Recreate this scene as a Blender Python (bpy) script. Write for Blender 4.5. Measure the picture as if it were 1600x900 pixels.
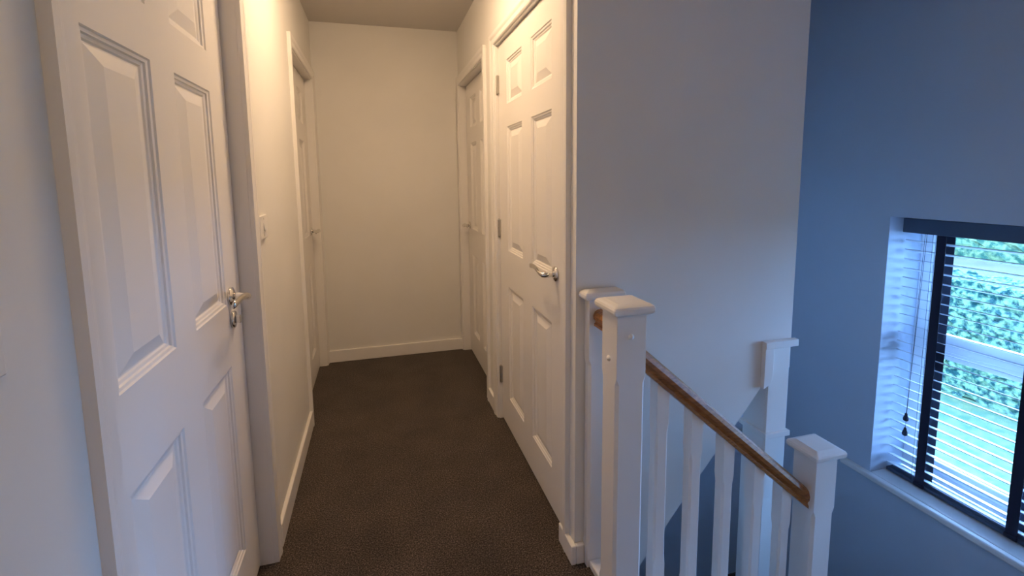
import bpy, bmesh, math, random
from mathutils import Vector, Matrix

random.seed(7)
C = bpy.context.scene.collection
S = bpy.context.scene
for o in list(bpy.data.objects):
    bpy.data.objects.remove(o)

# ------------------------------------------------------------------ camera
CAMZ = 1.333
yaw, pitch, roll = .272372, .116185, -.010018
f = Vector((math.sin(yaw)*math.cos(pitch), math.cos(yaw)*math.cos(pitch), -math.sin(pitch)))
r = Vector((math.cos(yaw), -math.sin(yaw), 0.0))
u = r.cross(f)
cr, sr = math.cos(roll), math.sin(roll)
right = cr*r + sr*u
up = -sr*r + cr*u
cam = bpy.data.cameras.new('camera')
camo = bpy.data.objects.new('camera', cam)
C.objects.link(camo)
camo.matrix_world = Matrix(((right.x, up.x, -f.x, 0), (right.y, up.y, -f.y, 0), (right.z, up.z, -f.z, CAMZ), (0, 0, 0, 1)))
cam.sensor_width = 36.0
cam.lens = 752.67/1600*36
cam.shift_y = -(450-365.74)/1600
cam.clip_start = 0.02
S.camera = camo

# ------------------------------------------------------------------ world, exposure
W = bpy.data.worlds.new('overcast_sky')
S.world = W
W.use_nodes = True
nt = W.node_tree
bg = nt.nodes['Background']
bg.inputs['Color'].default_value = (.26, .50, 1.0, 1)
bg.inputs['Strength'].default_value = 50.0
S.view_settings.view_transform = 'Standard'
S.view_settings.look = 'None'
S.view_settings.gamma = 1.0
S.view_settings.use_curve_mapping = False
S.view_settings.exposure = 0.1
LAMP_W = 73.0
LAMP_COL = (1.0, .69, .41)
LAMPS = [(0.10, 2.05), (0.30, -0.40)]  # landing ceiling light, then an added warm fill that brightens the partition
LAMP_SHARE = [1.0, 0.27]

# ------------------------------------------------------------------ materials
def mat(name, col, rough=.5, metal=0.0, bump=None, var=None, spec=.5, coat=0):
    m = bpy.data.materials.new(name)
    m.use_nodes = True
    n = m.node_tree
    b = n.nodes['Principled BSDF']
    b.inputs['Base Color'].default_value = (*col, 1)
    b.inputs['Roughness'].default_value = rough
    b.inputs['Metallic'].default_value = metal
    b.inputs['Specular IOR Level'].default_value = spec
    if coat:
        b.inputs['Coat Weight'].default_value = coat
        b.inputs['Coat Roughness'].default_value = .15
    tc = n.nodes.new('ShaderNodeTexCoord')
    if bump:
        sc, st, dist = bump
        t = n.nodes.new('ShaderNodeTexNoise')
        t.inputs['Scale'].default_value = sc
        t.inputs['Detail'].default_value = 4
        n.links.new(tc.outputs['Object'], t.inputs['Vector'])
        bu = n.nodes.new('ShaderNodeBump')
        bu.inputs['Strength'].default_value = st
        bu.inputs['Distance'].default_value = dist
        n.links.new(t.outputs['Fac'], bu.inputs['Height'])
        n.links.new(bu.outputs['Normal'], b.inputs['Normal'])
    if var:
        sc, c2, lo, hi = var
        t = n.nodes.new('ShaderNodeTexNoise')
        t.inputs['Scale'].default_value = sc
        t.inputs['Detail'].default_value = 5
        n.links.new(tc.outputs['Object'], t.inputs['Vector'])
        rp = n.nodes.new('ShaderNodeValToRGB')
        rp.color_ramp.elements[0].position = lo
        rp.color_ramp.elements[0].color = (*c2, 1)
        rp.color_ramp.elements[1].position = hi
        rp.color_ramp.elements[1].color = (*col, 1)
        n.links.new(t.outputs['Fac'], rp.inputs['Fac'])
        n.links.new(rp.outputs['Color'], b.inputs['Base Color'])
    return m

M = {}
M['paint'] = mat('matt_wall_paint', (.80, .785, .76), .75, bump=(320, .05, .001), var=(1.6, (.755, .74, .71), .3, .62), spec=.25)
M['bluewall'] = mat('pale_blue_grey_wall', (.56, .64, .745), .75, bump=(320, .05, .001), var=(1.6, (.52, .60, .71), .3, .62), spec=.25)  # bluer, darker wall colour for the window wall and far stairwell wall
M['ceil'] = mat('ceiling_paint', (.68, .65, .62), .85, bump=(200, .05, .001), spec=.2)
M['gloss'] = mat('white_satin_wood_paint', (.84, .815, .79), .32, bump=(60, .04, .001), spec=.45)
M['door'] = mat('white_door_paint', (.84, .81, .78), .36, bump=(90, .05, .0008), spec=.45)
M['chrome'] = mat('polished_chrome', (.78, .76, .74), .12, 1.0, bump=(20, .02, .0005))
M['steel'] = mat('brushed_hinge_steel', (.55, .52, .48), .35, 1.0, bump=(200, .1, .0005))
M['dark'] = mat('dark_socket', (.01, .01, .012), .5, bump=(80, .1, .0005))
M['plastic'] = mat('white_switch_plastic', (.82, .80, .78), .3, bump=(80, .02, .0003))
M['slat'] = mat('white_blind_slat', (.62, .66, .70), .35, bump=(150, .05, .0004))
M['tape'] = mat('navy_blind_tape', (.010, .013, .030), .85, bump=(600, .3, .0006))
M['valance'] = mat('charcoal_valance', (.055, .075, .12), .45, bump=(90, .1, .0004))
M['upvc'] = mat('white_window_frame', (.80, .82, .84), .3, bump=(40, .02, .0003))
M['cord'] = mat('dark_cord', (.03, .04, .07), .8, bump=(800, .2, .0003))
M['hidden'] = mat('brick_outer_wall', (.35, .22, .17), .9, bump=(30, .3, .004))
M['hedge'] = mat('hedge_leaves', (.060, .098, .050), .9, var=(11, (.004, .018, .016), .40, .60), bump=(30, .6, .03), spec=.02)
M['hedge2'] = mat('far_foliage', (.065, .092, .042), .9, var=(4, (.014, .038, .024), .4, .6), bump=(12, .6, .05), spec=.02)
M['lawn'] = mat('lawn_grass', (.050, .064, .032), 1.0, var=(7, (.024, .048, .027), .35, .65), bump=(60, .5, .02), spec=.02)
M['road'] = mat('pale_tarmac', (.060, .056, .034), 1.0, bump=(60, .3, .01), var=(.8, (.05, .05, .03), .4, .6), spec=.02)

def carpet():
    m = bpy.data.materials.new('dark_brown_carpet')
    m.use_nodes = True
    n = m.node_tree
    b = n.nodes['Principled BSDF']
    b.inputs['Roughness'].default_value = 1.0
    b.inputs['Specular IOR Level'].default_value = .1
    b.inputs['Sheen Weight'].default_value = .15
    tc = n.nodes.new('ShaderNodeTexCoord')
    t = n.nodes.new('ShaderNodeTexNoise')
    t.inputs['Scale'].default_value = 190
    t.inputs['Detail'].default_value = 6
    t.inputs['Roughness'].default_value = .7
    n.links.new(tc.outputs['Object'], t.inputs['Vector'])
    rp = n.nodes.new('ShaderNodeValToRGB')
    e = rp.color_ramp.elements
    e[0].position = .38; e[0].color = (.008, .006, .005, 1)
    e[1].position = .66; e[1].color = (.25, .19, .155, 1)
    e2 = rp.color_ramp.elements.new(.52); e2.color = (.070, .053, .043, 1)
    n.links.new(t.outputs['Fac'], rp.inputs['Fac'])
    t2 = n.nodes.new('ShaderNodeTexNoise')
    t2.inputs['Scale'].default_value = 5
    n.links.new(tc.outputs['Object'], t2.inputs['Vector'])
    mp = n.nodes.new('ShaderNodeMapRange')
    mp.inputs['From Min'].default_value = .3; mp.inputs['From Max'].default_value = .7
    mp.inputs['To Min'].default_value = .82; mp.inputs['To Max'].default_value = 1.15
    n.links.new(t2.outputs['Fac'], mp.inputs['Value'])
    mx = n.nodes.new('ShaderNodeVectorMath'); mx.operation = 'SCALE'
    n.links.new(rp.outputs['Color'], mx.inputs[0])
    n.links.new(mp.outputs['Result'], mx.inputs['Scale'])
    n.links.new(mx.outputs['Vector'], b.inputs['Base Color'])
    bu = n.nodes.new('ShaderNodeBump')
    bu.inputs['Strength'].default_value = .7
    bu.inputs['Distance'].default_value = .004
    n.links.new(t.outputs['Fac'], bu.inputs['Height'])
    n.links.new(bu.outputs['Normal'], b.inputs['Normal'])
    return m
M['carpet'] = carpet()

def oak():
    m = bpy.data.materials.new('varnished_oak')
    m.use_nodes = True
    n = m.node_tree
    b = n.nodes['Principled BSDF']
    b.inputs['Roughness'].default_value = .28
    b.inputs['Specular IOR Level'].default_value = .5
    tc = n.nodes.new('ShaderNodeTexCoord')
    mp = n.nodes.new('ShaderNodeMapping')
    mp.inputs['Scale'].default_value = (3, 90, 90)
    n.links.new(tc.outputs['Object'], mp.inputs['Vector'])
    t = n.nodes.new('ShaderNodeTexNoise')
    t.inputs['Scale'].default_value = 1.5
    t.inputs['Detail'].default_value = 6
    n.links.new(mp.outputs['Vector'], t.inputs['Vector'])
    rp = n.nodes.new('ShaderNodeValToRGB')
    e = rp.color_ramp.elements
    e[0].position = .3; e[0].color = (.20, .068, .018, 1)
    e[1].position = .7; e[1].color = (.46, .20, .062, 1)
    n.links.new(t.outputs['Fac'], rp.inputs['Fac'])
    n.links.new(rp.outputs['Color'], b.inputs['Base Color'])
    return m
M['oak'] = oak()

def glass():
    m = bpy.data.materials.new('window_glass')
    m.use_nodes = True
    n = m.node_tree
    n.nodes.remove(n.nodes['Principled BSDF'])
    tr = n.nodes.new('ShaderNodeBsdfTransparent')
    tr.inputs['Color'].default_value = (.96, .98, .98, 1)
    gl = n.nodes.new('ShaderNodeBsdfGlossy')
    gl.inputs['Roughness'].default_value = .02
    fr = n.nodes.new('ShaderNodeFresnel')
    fr.inputs['IOR'].default_value = 1.3
    mx = n.nodes.new('ShaderNodeMixShader')
    n.links.new(fr.outputs['Fac'], mx.inputs['Fac'])
    n.links.new(tr.outputs['BSDF'], mx.inputs[1])
    n.links.new(gl.outputs['BSDF'], mx.inputs[2])
    n.links.new(mx.outputs['Shader'], n.nodes['Material Output'].inputs['Surface'])
    return m
M['glass'] = glass()

def emis(name, col, st):
    m = bpy.data.materials.new(name)
    m.use_nodes = True
    b = m.node_tree.nodes['Principled BSDF']
    b.inputs['Base Color'].default_value = (.9, .88, .85, 1)
    b.inputs['Emission Color'].default_value = (*col, 1)
    b.inputs['Emission Strength'].default_value = st
    return m

# ------------------------------------------------------------------ helpers
def obj(name, bm, m, parent=None, smooth=False, bevel=0, seg=2):
    bmesh.ops.recalc_face_normals(bm, faces=bm.faces)
    me = bpy.data.meshes.new(name)
    bm.to_mesh(me)
    bm.free()
    me.materials.append(M[m] if isinstance(m, str) else m)
    if smooth:
        for p in me.polygons:
            p.use_smooth = True
    o = bpy.data.objects.new(name, me)
    C.objects.link(o)
    if parent:
        o.parent = parent
        o.matrix_parent_inverse = Matrix.Translation(-wloc(parent))
    if bevel:
        b = o.modifiers.new('bevel', 'BEVEL')
        b.width = bevel; b.segments = seg; b.limit_method = 'ANGLE'; b.angle_limit = math.radians(35)
    return o

def wloc(o):
    v = Vector(o.location)
    return v

def box(bm, x0, x1, y0, y1, z0, z1):
    vs = [bm.verts.new((x, y, z)) for x in (x0, x1) for y in (y0, y1) for z in (z0, z1)]
    for q in ((0, 1, 3, 2), (4, 6, 7, 5), (0, 4, 5, 1), (2, 3, 7, 6), (0, 2, 6, 4), (1, 5, 7, 3)):
        bm.faces.new([vs[i] for i in q])

def prism(bm, pts, axis, a0, a1):
    """pts: 2D polygon; axis: the extrusion axis; the other two in x,y,z order."""
    def P(p, a):
        l = list(p); l.insert(axis, a); return l
    A = [bm.verts.new(P(p, a0)) for p in pts]
    B = [bm.verts.new(P(p, a1)) for p in pts]
    bm.faces.new(A); bm.faces.new(B[::-1])
    n = len(pts)
    for i in range(n):
        bm.faces.new((A[i], A[(i+1) % n], B[(i+1) % n], B[i]))

def tube(bm, path, rad, n=10, squash=None):
    """swept circle; rad may be a list; squash = (a, b) lists scaling the two section axes."""
    path = [Vector(p) for p in path]
    rings = []
    ref = Vector((0, 0, 1))
    for i, p in enumerate(path):
        t = (path[min(i+1, len(path)-1)] - path[max(i-1, 0)]).normalized()
        a = ref.cross(t)
        if a.length < .05: a = Vector((1, 0, 0)).cross(t)
        a.normalize(); b = t.cross(a).normalized()
        R = rad[i] if isinstance(rad, (list, tuple)) else rad
        sa, sb = (squash[i] if squash else (1, 1))
        rings.append([bm.verts.new(p + a*R*sa*math.cos(k*2*math.pi/n) + b*R*sb*math.sin(k*2*math.pi/n)) for k in range(n)])
    for A, B in zip(rings, rings[1:]):
        for k in range(n):
            bm.faces.new((A[k], A[(k+1) % n], B[(k+1) % n], B[k]))
    bm.faces.new(rings[0][::-1]); bm.faces.new(rings[-1])

def lathe(bm, c, axis, prof, n=28):
    """prof: (distance along axis, radius)"""
    c = Vector(c); ax = Vector(axis).normalized()
    a = ax.cross(Vector((0, 0, 1)))
    if a.length < .1: a = ax.cross(Vector((1, 0, 0)))
    a.normalize(); b = ax.cross(a)
    rings = []
    for d, R in prof:
        rings.append([bm.verts.new(c + ax*d + (a*math.cos(k*2*math.pi/n) + b*math.sin(k*2*math.pi/n))*max(R, 1e-4)) for k in range(n)])
    for A, B in zip(rings, rings[1:]):
        for k in range(n):
            bm.faces.new((A[k], A[(k+1) % n], B[(k+1) % n], B[k]))
    bm.faces.new(rings[0][::-1]); bm.faces.new(rings[-1])

def struct(name, bm, m, label=None, parent=None, **k):
    o = obj(name, bm, m, parent, **k)
    if not parent:
        o['kind'] = 'structure'
        if label: o['label'] = label
    return o

def thing(name, label, cat, loc, group=None):
    o = bpy.data.objects.new(name, None)
    o.location = loc
    C.objects.link(o)
    o['label'] = label; o['category'] = cat
    if group: o['group'] = group
    return o

NB = bmesh.new
# ------------------------------------------------------------------ key planes (metres)
XL, XR = -.396, .613          # corridor walls
YE = 3.645                    # far wall
H = 2.4
YG = 1.427                     # partition facing the stairwell
XW = 2.4                      # window wall
YB = -1.3                     # wall behind the camera
SX = .655                     # landing edge
HL = -1.32                     # half landing level
YS0 = -.06                     # near wall of the stairwell
YS1 = 2.45                    # far wall of the stairwell
ZB = -2.7                     # downstairs floor
TOP = 2.005                   # door head
# openings (Y ranges)
L1 = (.806, 1.715); L2 = (2.755, 3.58)
R1 = (1.545, 2.483); R2 = (2.77, 3.602)

# ------------------------------------------------------------------ room shell
bm = NB(); box(bm, XL-.12, SX, YB, YE+.1, -.22, 0)
box(bm, SX, .75, YG-.01, YE+.1, -.22, 0)
struct('floor', bm, 'carpet', 'dark brown flecked carpet of the upstairs landing')
bm = NB(); box(bm, XL-.12, XW+.3, YB-.1, YE+.1, H, H+.12)
struct('ceiling', bm, 'ceil', 'plain off-white ceiling over landing and stairwell')

def wall_with_doors(name, x0, x1, ya, yb, doors, z0, label):
    bm = NB(); y = ya
    for a, b in doors:
        box(bm, x0, x1, y, a-.03, z0, H)
        box(bm, x0, x1, a-.03, b+.03, TOP+.03, H)
        y = b+.03
    if y < yb: box(bm, x0, x1, y, yb, z0, H)
    return struct(name, bm, 'paint', label)
wall_with_doors('wall_left', XL-.12, XL, YB, YE, [L1, L2], 0, 'long painted left wall of the landing with two doors and two switches')
wall_with_doors('wall_right', XR, XR+.12, YG, YE, [R1, R2], 0, 'painted right wall of the landing with two doors')
bm = NB(); box(bm, XL-.12, XR+.12, YE, YE+.1, 0, H)
struct('wall_far', bm, 'paint', 'blank wall closing the far end of the landing')
bm = NB(); box(bm, XL-.12, SX+.1, YB-.1, YB, -.2, H)
struct('wall_back', bm, 'paint', 'wall behind the viewpoint')
bm = NB(); box(bm, SX, SX+.1, YB, YS0-.1, -.2, H); box(bm, SX, XW+.1, YS0-.1, YS0, ZB, H); box(bm, -.4, SX, YS0-.1, YS0, ZB, -.22)
struct('wall_near_stair', bm, 'paint', 'wall on the near side of the stair flight')
# landing edge fascia under the floor
bm = NB(); box(bm, SX, SX+.018, YS0, YG, -.24, -.001)
struct('trim_landing_edge', bm, 'gloss', 'white fascia along the landing edge')
# partition over the lower flight, with the sloping lower edge
low = [(XR+.12, -.30), (.70, -.30), (.873, -.078), (1.095, .205), (1.303, .451), (1.37, .535), (1.393, .60)]
bm = NB(); box(bm, XR+.12, 1.5, YG, YG+.1, .60, H)
for (xa, za), (xb, zb) in zip(low, low[1:]):
    prism(bm, [(xa, za), (xb, zb), (xb, .60), (xa, .60)][:4 if zb < .60 else 3] if zb < .60 else [(xa, za), (xb, .60), (xa, .60)], 1, YG, YG+.1)
bmesh.ops.remove_doubles(bm, verts=bm.verts, dist=1e-5)
struct('wall_partition', bm, 'paint', 'smooth partition wall above the stairwell with a sloping lower edge')
# its return and the sloping soffit behind it
bm = NB(); box(bm, 1.4, 1.5, YG+.1, YS1, .6, H)
for (xa, za), (xb, zb) in zip(low[1:], low[2:]):
    prism(bm, [(xa, za), (xb, zb), (xb, zb+.09), (xa, za+.09)], 1, YG+.1, YS1)
struct('wall_soffit', bm, 'paint', 'sloping soffit and return wall over the lower flight')
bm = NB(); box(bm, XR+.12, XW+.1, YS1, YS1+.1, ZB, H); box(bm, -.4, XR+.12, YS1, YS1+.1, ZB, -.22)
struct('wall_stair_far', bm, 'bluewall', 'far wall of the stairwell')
bm = NB(); box(bm, -.4, -.3, YS0, YS1, ZB, -.22)
struct('wall_lower_left', bm, 'paint', 'wall below the landing at the foot of the stairs')
# the rooms behind the doors: plain shells that keep daylight out
bm = NB(); box(bm, -1.7, -1.6, YB, YE+.1, 0, H); box(bm, -1.6, XL-.12, YB, YB+.1, 0, H); box(bm, -1.6, XL-.12, 2.2, 2.3, 0, H); box(bm, -1.6, XL-.12, YE, YE+.1, 0, H)
box(bm, -1.6, XL-.12, YB, YE+.1, H, H+.1)
struct('wall_left_rooms', bm, 'paint', 'walls of the rooms behind the left doors')
bm = NB(); box(bm, -1.7, XL-.12, YB, YE+.1, -.22, 0)
box(bm, XR+.12, XW+.1, YS1+.1, YE+.1, -.22, 0)
box(bm, .72, .74, YG+.1, YS1+.1, -.3, .012)
struct('floor_rooms', bm, 'carpet', 'floors of the rooms behind the doors')
bm = NB(); box(bm, XW, XW+.1, YS1+.1, YE+.1, 0, H); box(bm, XR+.12, XW+.1, YE, YE+.1, 0, H)
struct('wall_right_rooms', bm, 'paint', 'walls of the room behind the far right door')
# window wall with the opening
WY0, WY1, WZ0, WZ1 = .52, 1.752, -.192, 1.128
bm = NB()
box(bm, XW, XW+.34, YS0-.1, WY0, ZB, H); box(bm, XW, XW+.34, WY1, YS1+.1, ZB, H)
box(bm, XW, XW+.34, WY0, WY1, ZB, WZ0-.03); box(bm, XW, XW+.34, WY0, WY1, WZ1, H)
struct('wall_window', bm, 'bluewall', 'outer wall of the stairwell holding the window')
# half landing, lower floor
bm = NB(); box(bm, -.4, XW, YS0, YS1, ZB-.1, ZB)
struct('floor_lower', bm, 'carpet', 'carpet of the storey below')

# the stair: straight treads, three winders round the lower newel, then a straight flight back
RISE = .22
bm = NB()
going = (1.44-SX-.018)/3
for i in range(3):
    xa = SX+.018+i*going
    z = -(i+1)*RISE
    box(bm, xa, xa+going+.02, YS0, 1.205, z-.24, z)
for k, pts in enumerate(([(1.44, 1.2), (1.44, YS0), (XW, YS0), (XW, .69)],
                         [(1.44, 1.2), (1.49, 1.24), (XW, .69), (XW, 1.9), (1.49, 1.30)],
                         [(1.49, 1.30), (XW, 1.9), (XW, YS1), (1.40, YS1), (1.40, 1.54)])):
    z = -(4+k)*RISE
    prism(bm, pts, 2, z-.24, z)
for i in range(5):
    xa = 1.40-(i+1)*.25
    z = -(7+i)*RISE
    box(bm, xa-.02, xa+.25, YG+.1, YS1, z-.24, z)
struct('floor_stair_treads', bm, 'carpet', 'carpeted stair treads going down from the landing and turning below the window')

# baseboards
def skirt(name, prims, label):
    bm = NB()
    for p in prims: box(bm, *p)
    return struct(name, bm, 'gloss', label, bevel=.004)
skirt('baseboard_far', [(XL, XR, YE-.016, YE, 0, .089)], 'white skirting at the foot of the far wall')
skirt('baseboard_left', [(XL, XL+.016, L1[1]+.07, L2[0]-.07, 0, .09)], 'white skirting between the two left doors')
skirt('baseboard_left_near', [(XL, XL+.016, YB, L1[0]-.07, 0, .09)], 'white skirting on the near left wall')
skirt('baseboard_right', [(XR-.016, XR, R1[1]+.065, R2[0]-.065, 0, .085)], 'short white skirting between the two right doors')
skirt('baseboard_corner', [(XR-.018, XR+.0, YG-.018, R1[0]-.01, 0, .072), (XR, .6445, YG-.018, YG, 0, .072)],
      'white skirting wrapping the wall corner beside the near right door')

# ------------------------------------------------------------------ doors
YK = 1.32
PROF = [(0, 0), (.003, .0035), (.009, .0045), (.011, .0085), (.017, .0095), (.0205, .0125), (.0235, .0125), (.053, .003)]
def door_leaf(name, X, sgn, y0, y1, cols, label, z0=.012, z1=TOP-.006):
    """X plane of the visible face, sgn: direction into the leaf (+1 = +X)."""
    rows = [(.181, .781), (.967, 1.583), (1.692, 1.899)]
    ys = [y0] + [v for c in cols for v in c] + [y1]
    zs = [z0] + [v for c in rows for v in c] + [z1]
    bm = NB()
    for side in (0, 1):
        Xp = X if side == 0 else X + sgn*.04
        sg = sgn if side == 0 else -sgn
        for i in range(len(ys)-1):
            for j in range(len(zs)-1):
                a, b, c, d = ys[i], ys[i+1], zs[j], zs[j+1]
                if i % 2 == 1 and j % 2 == 1:
                    prev = None
                    for t, dep in PROF:
                        ty = t*YK
                        ring = [bm.verts.new((Xp+sg*dep, yy, zz)) for yy, zz in ((a+ty, c+t), (b-ty, c+t), (b-ty, d-t), (a+ty, d-t))]
                        if prev:
                            for k in range(4):
                                bm.faces.new((prev[k], prev[(k+1) % 4], ring[(k+1) % 4], ring[k]))
                        prev = ring
                    bm.faces.new(prev)
                else:
                    bm.faces.new([bm.verts.new((Xp, yy, zz)) for yy, zz in ((a, c), (b, c), (b, d), (a, d))])
    for ya, yb, za, zb in ((y0, y0, z0, z1), (y1, y1, z0, z1)):
        bm.faces.new([bm.verts.new(v) for v in ((X, ya, za), (X+sgn*.04, ya, za), (X+sgn*.04, ya, zb), (X, ya, zb))])
    for z in (z0, z1):
        bm.faces.new([bm.verts.new(v) for v in ((X, y0, z), (X+sgn*.04, y0, z), (X+sgn*.04, y1, z), (X, y1, z))])
    bmesh.ops.remove_doubles(bm, verts=bm.verts, dist=1e-5)
    return struct(name, bm, 'door', label)

def frame(parent, wallX, sgn, leafX, y0, y1, flush, w=.066, inner=.009, gap=.006):
    """lining, stop and architrave. sgn: direction from corridor into the wall."""
    t = .03
    bm = NB()
    xa, xb = wallX - sgn*.001, wallX + sgn*.121
    xa, xb = min(xa, xb), max(xa, xb)
    box(bm, xa, xb, y0-t, y0, 0, TOP+t)
    box(bm, xa, xb, y1, y1+t, 0, TOP+t)
    box(bm, xa, xb, y0, y1, TOP, TOP+t)
    # stop behind the leaf (flush doors) or in front of it
    sx = leafX + sgn*.041 if flush else leafX + sgn*.041
    sa, sb = sorted((sx, sx+sgn*.03))
    box(bm, sa, sb, y0, y0+.012, 0, TOP); box(bm, sa, sb, y1-.012, y1, 0, TOP); box(bm, sa, sb, y0, y1, TOP-.012, TOP)
    obj('door_lining', bm, 'gloss', parent)
    # architrave: moulded section, thin inside edge, thick outside
    q = w/.066
    sec = [(0, 0), (0, inner), (.006*q, max(inner, .012)), (.030*q, max(inner, .0125)), (.040*q, .016), (.046*q, .0175), (w, .0175), (w, 0)]
    bm = NB()
    a, b = y0-gap, y1+gap
    hz = TOP + .006
    rings = []
    bmax = YE - .001
    for o, h in sec:
        x = wallX - sgn*h
        rings.append([bm.verts.new((x, a-o, 0)), bm.verts.new((x, a-o, hz+o*.8)), bm.verts.new((x, min(b+o, bmax), hz+o*.8)), bm.verts.new((x, min(b+o, bmax), 0))])
    n = len(sec)
    for i in range(n):
        A, B = rings[i], rings[(i+1) % n]
        for k in range(3):
            bm.faces.new((A[k], A[k+1], B[k+1], B[k]))
    bm.faces.new([rg[0] for rg in rings]); bm.faces.new([rg[3] for rg in rings][::-1])
    obj('architrave', bm, 'gloss', parent)

def lever_handle(parent, X, sgn, y, z, ydir, k=1.0, wave=True):
    """sgn: direction into the corridor."""
    h = NB(); lathe(h, (X, y, z), (sgn, 0, 0), [(0, .0275), (.004, .0285), (.007, .0275), (.0085, .022), (.0095, .0215), (.0105, .013), (.011, .012)], 36)
    root = obj('door_handle', h, 'chrome', parent, smooth=True)
    bm = NB()
    o = .056
    pts = [(.006, 0, 0), (.022, 0, 0), (.040, 0, -.001), (.050, .006*ydir, -.002), (.056, .020*ydir, .003), (.057, .042*ydir, .010), (.055, .070*ydir, .014), (.053, .100*ydir, .013), (.051, .125*ydir, .0095), (.050, .139*ydir, .007)]
    rad = [.0110, .0110, .0108, .0098, .0092, .0094, .0092, .0098, .0106, .0102]
    sq = [(1, 1)]*3 + [(1, 1), (.85, 1), (.8, 1), (.75, 1), (.65, 1), (.55, 1), (.4, .9)]
    tube(bm, [(X+sgn*a, y+b*1.15, z+c) for a, b, c in pts], rad, 14, sq)
    obj('lever', bm, 'chrome', root, smooth=True)
    return root

def hinge(parent, x, y, z):
    bm = NB()
    for k in range(5):
        za = z-.044+k*.018
        lathe(bm, (x, y, za), (0, 0, 1), [(0, .0062), (.001, .0068), (.0165, .0068), (.0175, .0062)], 14)
    lathe(bm, (x, y, z-.05), (0, 0, 1), [(0, .003), (.006, .006)], 12)
    lathe(bm, (x, y, z+.045), (0, 0, 1), [(0, .006), (.006, .003)], 12)
    box(bm, x, x+.012, y-.016, y+.012, z-.044, z+.046)
    return obj('hinge', bm, 'steel', parent)

d1 = door_leaf('door_1', -.440, -1, .809, 1.711, [(.944, 1.194), (1.317, 1.567)], 'nearest left white six-panel door, tall in the picture, with a lock under its handle')
frame(d1, XL, -1, -.440, *L1, False, .048, .015, .001)
lever_handle(d1, -.440, 1, 1.605, .985, -1)
bm = NB(); lathe(bm, (-.440, 1.612, .912), (1, 0, 0), [(0, .0255), (.005, .0265), (.008, .025), (.0095, .018), (.010, .010)], 32)
lk = obj('lock_rose', bm, 'chrome', d1, smooth=True)
bm = NB(); box(bm, -.431, -.416, 1.606, 1.618, .900, .924)
obj('thumb_turn', bm, 'chrome', lk, bevel=.003)
bm = NB(); box(bm, -.44-.02, -.4405+.001, 1.7105, 1.7125, .95, 1.02)

d2 = door_leaf('door_2', -.440, -1, L2[0]+.003, L2[1]-.003, [(2.91, 3.11), (3.226, 3.43)], 'far left white panelled door near the end wall')
frame(d2, XL, -1, -.440, *L2, False)
lever_handle(d2, -.440, 1, 3.50, .985, -1)

d3 = door_leaf('door_3', .629, 1, R1[0]+.003, R1[1]-.003, [(1.697, 1.942), (2.073, 2.325)], 'nearest right white six-panel door with a curved chrome lever and three hinges')
frame(d3, XR, 1, .629, *R1, True)
lever_handle(d3, .629, -1, 1.648, .978, 1)
for z in (1.808, 1.068, .258): hinge(d3, .6215, R1[1]-.001, z)

d4 = door_leaf('door_4', .663, 1, R2[0]+.003, R2[1]-.003, [(2.93, 3.12), (3.25, 3.45)], 'far right white panelled door near the end wall')
frame(d4, XR, 1, .663, *R2, False)
lever_handle(d4, .663, -1, 3.53, .985, -1)

# ------------------------------------------------------------------ newels, rails, balusters
bal = thing('stair_balustrade', 'white painted stair balustrade with a varnished oak handrail and square newel posts', 'balustrade', (.69, 1.247, 0))

def post_section(x0, x1, y0, y1, c):
    return [(x0+c, y0), (x1-c, y0), (x1, y0+c), (x1, y1-c), (x1-c, y1), (x0+c, y1), (x0, y1-c), (x0, y0+c)]
def post(bm, x0, x1, y0, y1, levels):
    """levels: (z, chamfer)"""
    rings = []
    for z, c in levels:
        rings.append([bm.verts.new((x, y, z)) for x, y in post_section(x0, x1, y0, y1, c)])
    for A, B in zip(rings, rings[1:]):
        for k in range(8):
            bm.faces.new((A[k], A[(k+1) % 8], B[(k+1) % 8], B[k]))
    bm.faces.new(rings[0][::-1]); bm.faces.new(rings[-1])
def cap(bm, x0, x1, y0, y1, z0, z1):
    lv = [(0, .008), (.004, .002), (.010, 0), (.018, 0), (.024, .003), (.028, .010), (.032, .022)]
    s = (z1-z0)/.032
    rings = []
    for dz, i in lv:
        rings.append([bm.verts.new((x, y, z0+dz*s)) for x, y in post_section(x0+i, x1-i, y0+i, y1-i, .003)])
    for A, B in zip(rings, rings[1:]):
        for k in range(8):
            bm.faces.new((A[k], A[(k+1) % 8], B[(k+1) % 8], B[k]))
    bm.faces.new(rings[0][::-1]); bm.faces.new(rings[-1])
def newel(x0, x1, y0, y1, zt, zb, ch1, ch0, capb, name='newel_post', ohb=None):
    bm = NB()
    post(bm, x0, x1, y0, y1, [(zb, .001), (ch0-.02, .001), (ch0, .009), (ch1-.02, .009), (ch1, .001), (zt, .001)])
    p = obj(name, bm, 'gloss', bal)
    bm = NB(); cap(bm, *capb)
    obj('newel_cap', bm, 'gloss', p)
    return p
NZ = .944
n1 = newel(.643, .737, 1.200, 1.294, NZ, -.40, .752, .085, (.624, .756, 1.181, 1.313, .942, .974))
def dowel(parent, c, ax):
    bm = NB(); lathe(bm, c, ax, [(-.002, .0085), (.002, .0085), (.005, .007), (.0075, .003)], 18)
    obj('dowel_cap', bm, 'gloss', parent, smooth=True)
dowel(n1, (.643, 1.247, .800), (-1, 0, 0)); dowel(n1, (.687, 1.200, .876), (0, -1, 0)); dowel(n1, (.655, 1.200, .085), (0, -1, 0))
half = newel(.6445, .737, 1.390, YG, NZ, 0, .74, .10, (.622, .765, 1.370, YG, .942, .974))
n3 = newel(1.402, 1.492, 1.200, 1.294, .370, -1.0, .18, -.50, (1.382, 1.512, 1.181, 1.313, .368, .400))
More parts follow.
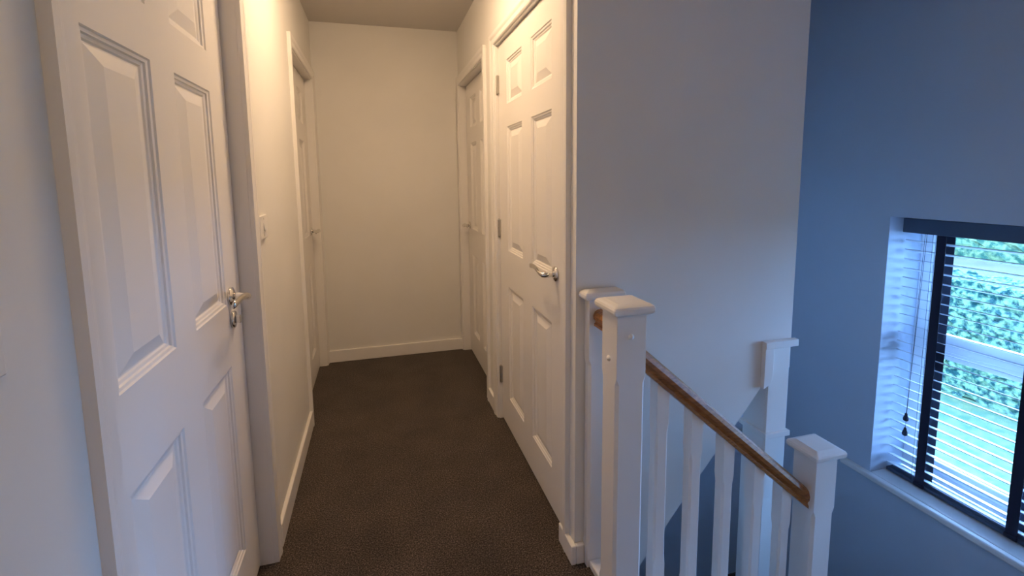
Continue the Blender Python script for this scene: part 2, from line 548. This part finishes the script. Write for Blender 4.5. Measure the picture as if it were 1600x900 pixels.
# handrail section (a: across, b: height)
SEC = [(-.0265, -.026), (-.0265, -.018), (-.0215, -.014), (-.0225, -.010), (-.0285, -.003), (-.030, .008), (-.024, .021), (-.014, .027), (0, .029)]
SEC = SEC + [(-a, b) for a, b in SEC[-2::-1]]
def rail(p0, p1, across, upv, ends=None, name='handrail'):
    p0, p1 = Vector(p0), Vector(p1); bm = NB(); rings = []
    d = (p1-p0).normalized()
    for p, nrm in ((p0, None), (p1, None)):
        ring = []
        for a, b in SEC:
            q = p + Vector(across)*a + Vector(upv)*b
            # cut square to the post: keep the end on a plane of constant x (or y)
            ax = 0 if abs(d.x) > abs(d.y) else 1
            q = q + d*((p[ax]-q[ax])/d[ax])
            ring.append(bm.verts.new(q))
        rings.append(ring)
    m = len(SEC)
    for k in range(m):
        bm.faces.new((rings[0][k], rings[0][(k+1) % m], rings[1][(k+1) % m], rings[1][k]))
    bm.faces.new(rings[0][::-1]); bm.faces.new(rings[1])
    o = obj(name, bm, 'oak', bal)
    return o
SL = .879
ang = math.atan(SL)
def zr(x): return .782 - SL*(x-.755)     # rail centre line
rail((.737, 1.247, zr(.737)), (1.402, 1.247, zr(1.402)), (0, 1, 0), (math.sin(ang), 0, math.cos(ang)))
rail((.688, 1.294, .880), (.688, 1.390, .880), (1, 0, 0), (0, 0, 1), name='short_handrail')
bm = NB(); box(bm, .652, .735, 1.294, 1.390, 0, .026)
obj('base_rail', bm, 'gloss', bal, bevel=.004)
# string under the balusters
def zs(x): return .005 - SL*(x-.817)
bm = NB(); prism(bm, [(.737, zs(.737)), (1.402, zs(1.402)), (1.402, zs(1.402)-.30), (.737, zs(.737)-.30)], 1, 1.225, 1.269)
obj('stair_string', bm, 'gloss', bal, bevel=.003)
for x0 in (.796, .921, 1.046, 1.170, 1.290):
    bm = NB(); w = .042; x1 = x0+w; xm = x0+w/2
    zt = zr(xm) - .030/math.cos(ang) + .004; zb = zs(xm)
    lv = [(zb-.01, .001), (zb+.10, .001), (zb+.13, .0065), (zt-.145, .0065), (zt-.115, .001)]
    post(bm, x0, x1, 1.226, 1.268, lv + [(zt-.03, .001)])
    # sloped top and foot
    bm2 = bm
    vs = [(x0, zt-.03), (x1, zt-.03), (x1, zt-SL*w/2), (x0, zt+SL*w/2)]
    prism(bm2, vs, 1, 1.2262, 1.2678)
    obj('baluster', bm, 'gloss', bal)

# boxed post at the end of the partition
bp = thing('boxed_newel_post', 'white boxed post with flat cap and collar at the end of the partition', 'post', (1.44, 1.48, 0))
bm = NB(); box(bm, 1.394, 1.488, YG-.010, YG-.0005, HL-.2, .70); box(bm, 1.394, 1.488, YG-.0005, 1.536, HL-.2, .598)
obj('post_shaft', bm, 'gloss', bp, bevel=.002)
bm = NB(); box(bm, 1.366, 1.515, YG-.022, YG-.0005, .690, .717)
obj('post_cap', bm, 'gloss', bp, bevel=.002)
bm = NB(); prism(bm, [(1.366, .692), (1.407, .692), (1.407, .575), (1.392, .550), (1.366, .535)], 1, YG-.019, YG-.0005)
obj('side_board', bm, 'gloss', bp, bevel=.002)
bm = NB(); box(bm, 1.384, 1.500, YG-.020, 1.548, .333, .354)
obj('post_collar', bm, 'gloss', bp, bevel=.002)

# ------------------------------------------------------------------ window
XF = 2.62
wn = NB()
fw = .055
def rect_frame(bm, x0, x1, y0, y1, z0, z1, w):
    box(bm, x0, x1, y0, y0+w, z0, z1); box(bm, x0, x1, y1-w, y1, z0, z1)
    box(bm, x0, x1, y0+w, y1-w, z0, z0+w); box(bm, x0, x1, y0+w, y1-w, z1-w, z1)
rect_frame(wn, XF, XF+.07, WY0, WY1, WZ0, WZ1, fw)
box(wn, XF, XF+.07, WY0+fw, WY1-fw, .478, .512)
win = struct('window_1', wn, 'upvc', 'white framed window with one horizontal bar in the stairwell wall', bevel=.004)
bm = NB()
rect_frame(bm, XF+.012, XF+.055, WY0+fw, WY1-fw, WZ0+fw, .478, .045)
obj('lower_sash', bm, 'upvc', win, bevel=.005)
bm = NB()
rect_frame(bm, XF+.012, XF+.055, WY0+fw, WY1-fw, .512, WZ1-fw, .04)
obj('upper_sash', bm, 'upvc', win, bevel=.005)
for z0, z1 in ((WZ0+fw+.045, .433), (.552, WZ1-fw-.04)):
    bm = NB(); box(bm, XF+.03, XF+.036, WY0+fw+.04, WY1-fw-.04, z0, z1)
    obj('window_pane', bm, 'glass', win)
bm = NB()
box(bm, XW-.032, XW+.001, WY0-.13, 1.895, WZ0-.030, WZ0); box(bm, XW+.001, XF, WY0+.001, WY1-.001, WZ0-.030, WZ0)
obj('window_sill', bm, 'gloss', win, bevel=.008)
# portal: guides sampling of the sky through the opening, gives no light of its own
pl = bpy.data.lights.new('sky_portal', 'AREA'); pl.shape = 'RECTANGLE'
pl.size = WY1-WY0; pl.size_y = WZ1-WZ0
pl.cycles.is_portal = True
po = bpy.data.objects.new('sky_portal', pl); C.objects.link(po)
po.location = (XW+.36, (WY0+WY1)/2, (WZ0+WZ1)/2)
po.rotation_euler = Vector((-1, 0, 0)).to_track_quat('-Z', 'Y').to_euler()
po.rotation_euler = Matrix(((0, 0, 1), (1, 0, 0), (0, 1, 0))).to_euler()

# ------------------------------------------------------------------ venetian blind
BX = 2.515
bl = thing('venetian_blind', 'white slatted blind with wide navy tapes and dark valance in the stair window', 'blind', (BX, 1.13, WZ0))
BY0, BY1 = .535, 1.738
bm = NB(); box(bm, 2.476, 2.492, BY0, BY1+.006, 1.050, 1.120)
obj('valance', bm, 'valance', bl, bevel=.003)
bm = NB(); box(bm, 2.494, 2.548, BY0+.004, BY1-.002, 1.072, 1.118)
obj('head_rail', bm, 'upvc', bl, bevel=.003)
TILT = math.radians(17)
bm = NB()
ct, stt = math.cos(TILT), math.sin(TILT)
pitchz = .0463
zs0 = 1.006
N = 0; z = zs0
while z > WZ0+.04:
    pts = []
    hw, ht = .0235, .0016
    sec = [(-hw, -ht), (-hw, ht), (hw, ht), (hw, -ht)]
    prism(bm, [(BX + a*ct + b*stt, z - a*stt + b*ct) for a, b in sec], 1, BY0, BY1)
    z -= pitchz; N += 1
# prism inserts axis 1 -> (x, y, z)
obj('slats', bm, 'slat', bl)
bm = NB(); box(bm, BX-.026, BX+.026, BY0, BY1, WZ0+.004, WZ0+.022)
obj('bottom_rail', bm, 'valance', bl, bevel=.004)
for yc in (1.578, 1.222, .868):
    for xo, nm in ((-.0285, 'ladder_tape'), (.0285, 'ladder_tape')):
        bm = NB(); box(bm, BX+xo-.0008, BX+xo+.0008, yc-.020, yc+.020, WZ0+.012, 1.062)
        if xo < 0:
            # folded tail at the rail
            tube(bm, [(BX-.031, yc-.021, WZ0+.018), (BX-.031, yc+.021, WZ0+.018)], .010, 10, [(.7, 1)]*2)
        obj(nm, bm, 'tape', bl)
for (ya, yb, z) in ((1.632, 1.652, .150), (1.640, 1.651, .075)):
    bm = NB(); tube(bm, [(2.474, ya, 1.055), (2.472, yb, z)], .0009, 6)
    cd = obj('lift_cord', bm, 'cord', bl)
    bm = NB(); lathe(bm, (2.472, yb, z+.012), (0, 0, -1), [(0, .003), (.006, .006), (.014, .0065), (.018, .009), (.030, .012), (.038, .011), (.042, .006)], 16)
    obj('cord_tassel', bm, 'cord', cd, smooth=True)
for yy in (1.613, 1.60):
    bm = NB(); tube(bm, [(BX-.03, yy, 1.055), (BX-.03, yy, WZ0+.02)], .0008, 6)
    obj('ladder_cord', bm, 'cord', bl)

# ------------------------------------------------------------------ switches
def switch(y0, y1, z0, z1, label, sy):
    t = thing('light_switch', label, 'light switch', (XL, (y0+y1)/2, (z0+z1)/2))
    bm = NB(); box(bm, XL, XL+.010, y0, y1, z0, z1)
    fp = obj('faceplate', bm, 'plastic', t, bevel=.0025)
    ym = (y0+y1)/2; zm = (z0+z1)/2
    bm = NB(); prism(bm, [(XL+.008, zm-.014), (XL+.016, zm-.014), (XL+.011, zm+.014), (XL+.008, zm+.014)], 1, ym-.008, ym+.008)
    obj('rocker', bm, 'plastic', t, bevel=.001)
    for zz in (z0+.012, z1-.012):
        bm = NB(); lathe(bm, (XL+.0095, ym, zz), (1, 0, 0), [(0, .0045), (.001, .0035), (.0012, .001)], 12)
        obj('screw', bm, 'steel', t)
switch(1.806, 1.918, 1.128, 1.211, 'small white light switch on the left wall between the two left doors', 0)
switch(.505, .620, 1.130, 1.213, 'white switch plate on the near left wall, cut off by the photo edge', 0)

# ------------------------------------------------------------------ ceiling light and an added warm fill light (above the frame)
for i, ((lx, ly), sh) in enumerate(zip(LAMPS, LAMP_SHARE)):
    t = thing('ceiling_and_fill_light', ('round flush ceiling light over the middle of the landing', 'added round fill light over the near end of the landing')[i], 'light', (lx, ly, H))
    bm = NB(); lathe(bm, (lx, ly, H), (0, 0, -1), [(0, .15), (.012, .15), (.014, .145)], 40)
    obj('light_base', bm, 'gloss', t, smooth=False)
    area = math.pi*.13*.13
    bm = NB(); lathe(bm, (lx, ly, H-.013), (0, 0, -1), [(0, .13), (.02, .128), (.04, .11), (.055, .07), (.06, .01)], 40)
    obj('light_diffuser', bm, emis('lit_diffuser', LAMP_COL, LAMP_W*sh), t, smooth=True)

# ------------------------------------------------------------------ outside
GZ = -2.75
bm = NB(); box(bm, XW+.34, 40, -15, 40, GZ-.2, GZ)
struct('ground_lawn', bm, 'lawn', 'bright lawn outside the window')
bm = NB(); box(bm, 19, 27, -15, 40, GZ, GZ+.03)
struct('ground_road', bm, 'road', 'pale road beyond the hedge')
def bush(name, x0, x1, y0, y1, z0, z1, cell, amp, m):
    bm = NB()
    nx, ny, nz = max(2, int((x1-x0)/cell)), int((y1-y0)/cell), int((z1-z0)/cell)
    def jig(p): return Vector(p) + Vector((random.uniform(-amp, amp), random.uniform(-amp, amp), random.uniform(-amp, amp)))
    V = {}
    def v(i, j, k):
        if (i, j, k) not in V:
            V[i, j, k] = bm.verts.new(jig((x0+(x1-x0)*i/nx, y0+(y1-y0)*j/ny, z0+(z1-z0)*k/nz)))
        return V[i, j, k]
    for j in range(ny):
        for k in range(nz):
            bm.faces.new((v(0, j, k), v(0, j+1, k), v(0, j+1, k+1), v(0, j, k+1)))
            bm.faces.new((v(nx, j, k), v(nx, j+1, k), v(nx, j+1, k+1), v(nx, j, k+1)))
        for i in range(nx):
            bm.faces.new((v(i, j, nz), v(i+1, j, nz), v(i+1, j+1, nz), v(i, j+1, nz)))
    for i in range(nx):
        for k in range(nz):
            for j in (0, ny):
                bm.faces.new((v(i, j, k), v(i+1, j, k), v(i+1, j, k+1), v(i, j, k+1)))
    return obj(name, bm, m)
h1 = bush('garden_hedge', 10.2, 11.3, 2.5, 13, GZ, -.62, .075, .036, 'hedge')
h1['label'] = 'clipped green hedge standing at the far side of the lawn, seen through the blind'; h1['category'] = 'hedge'
h2 = bush('roadside_bank', 27.5, 29.5, 5, 34, GZ, 2.2, .3, .09, 'hedge2')
h2['label'] = 'tall light green foliage across the road, at the top of the window view'; h2['category'] = 'hedge'
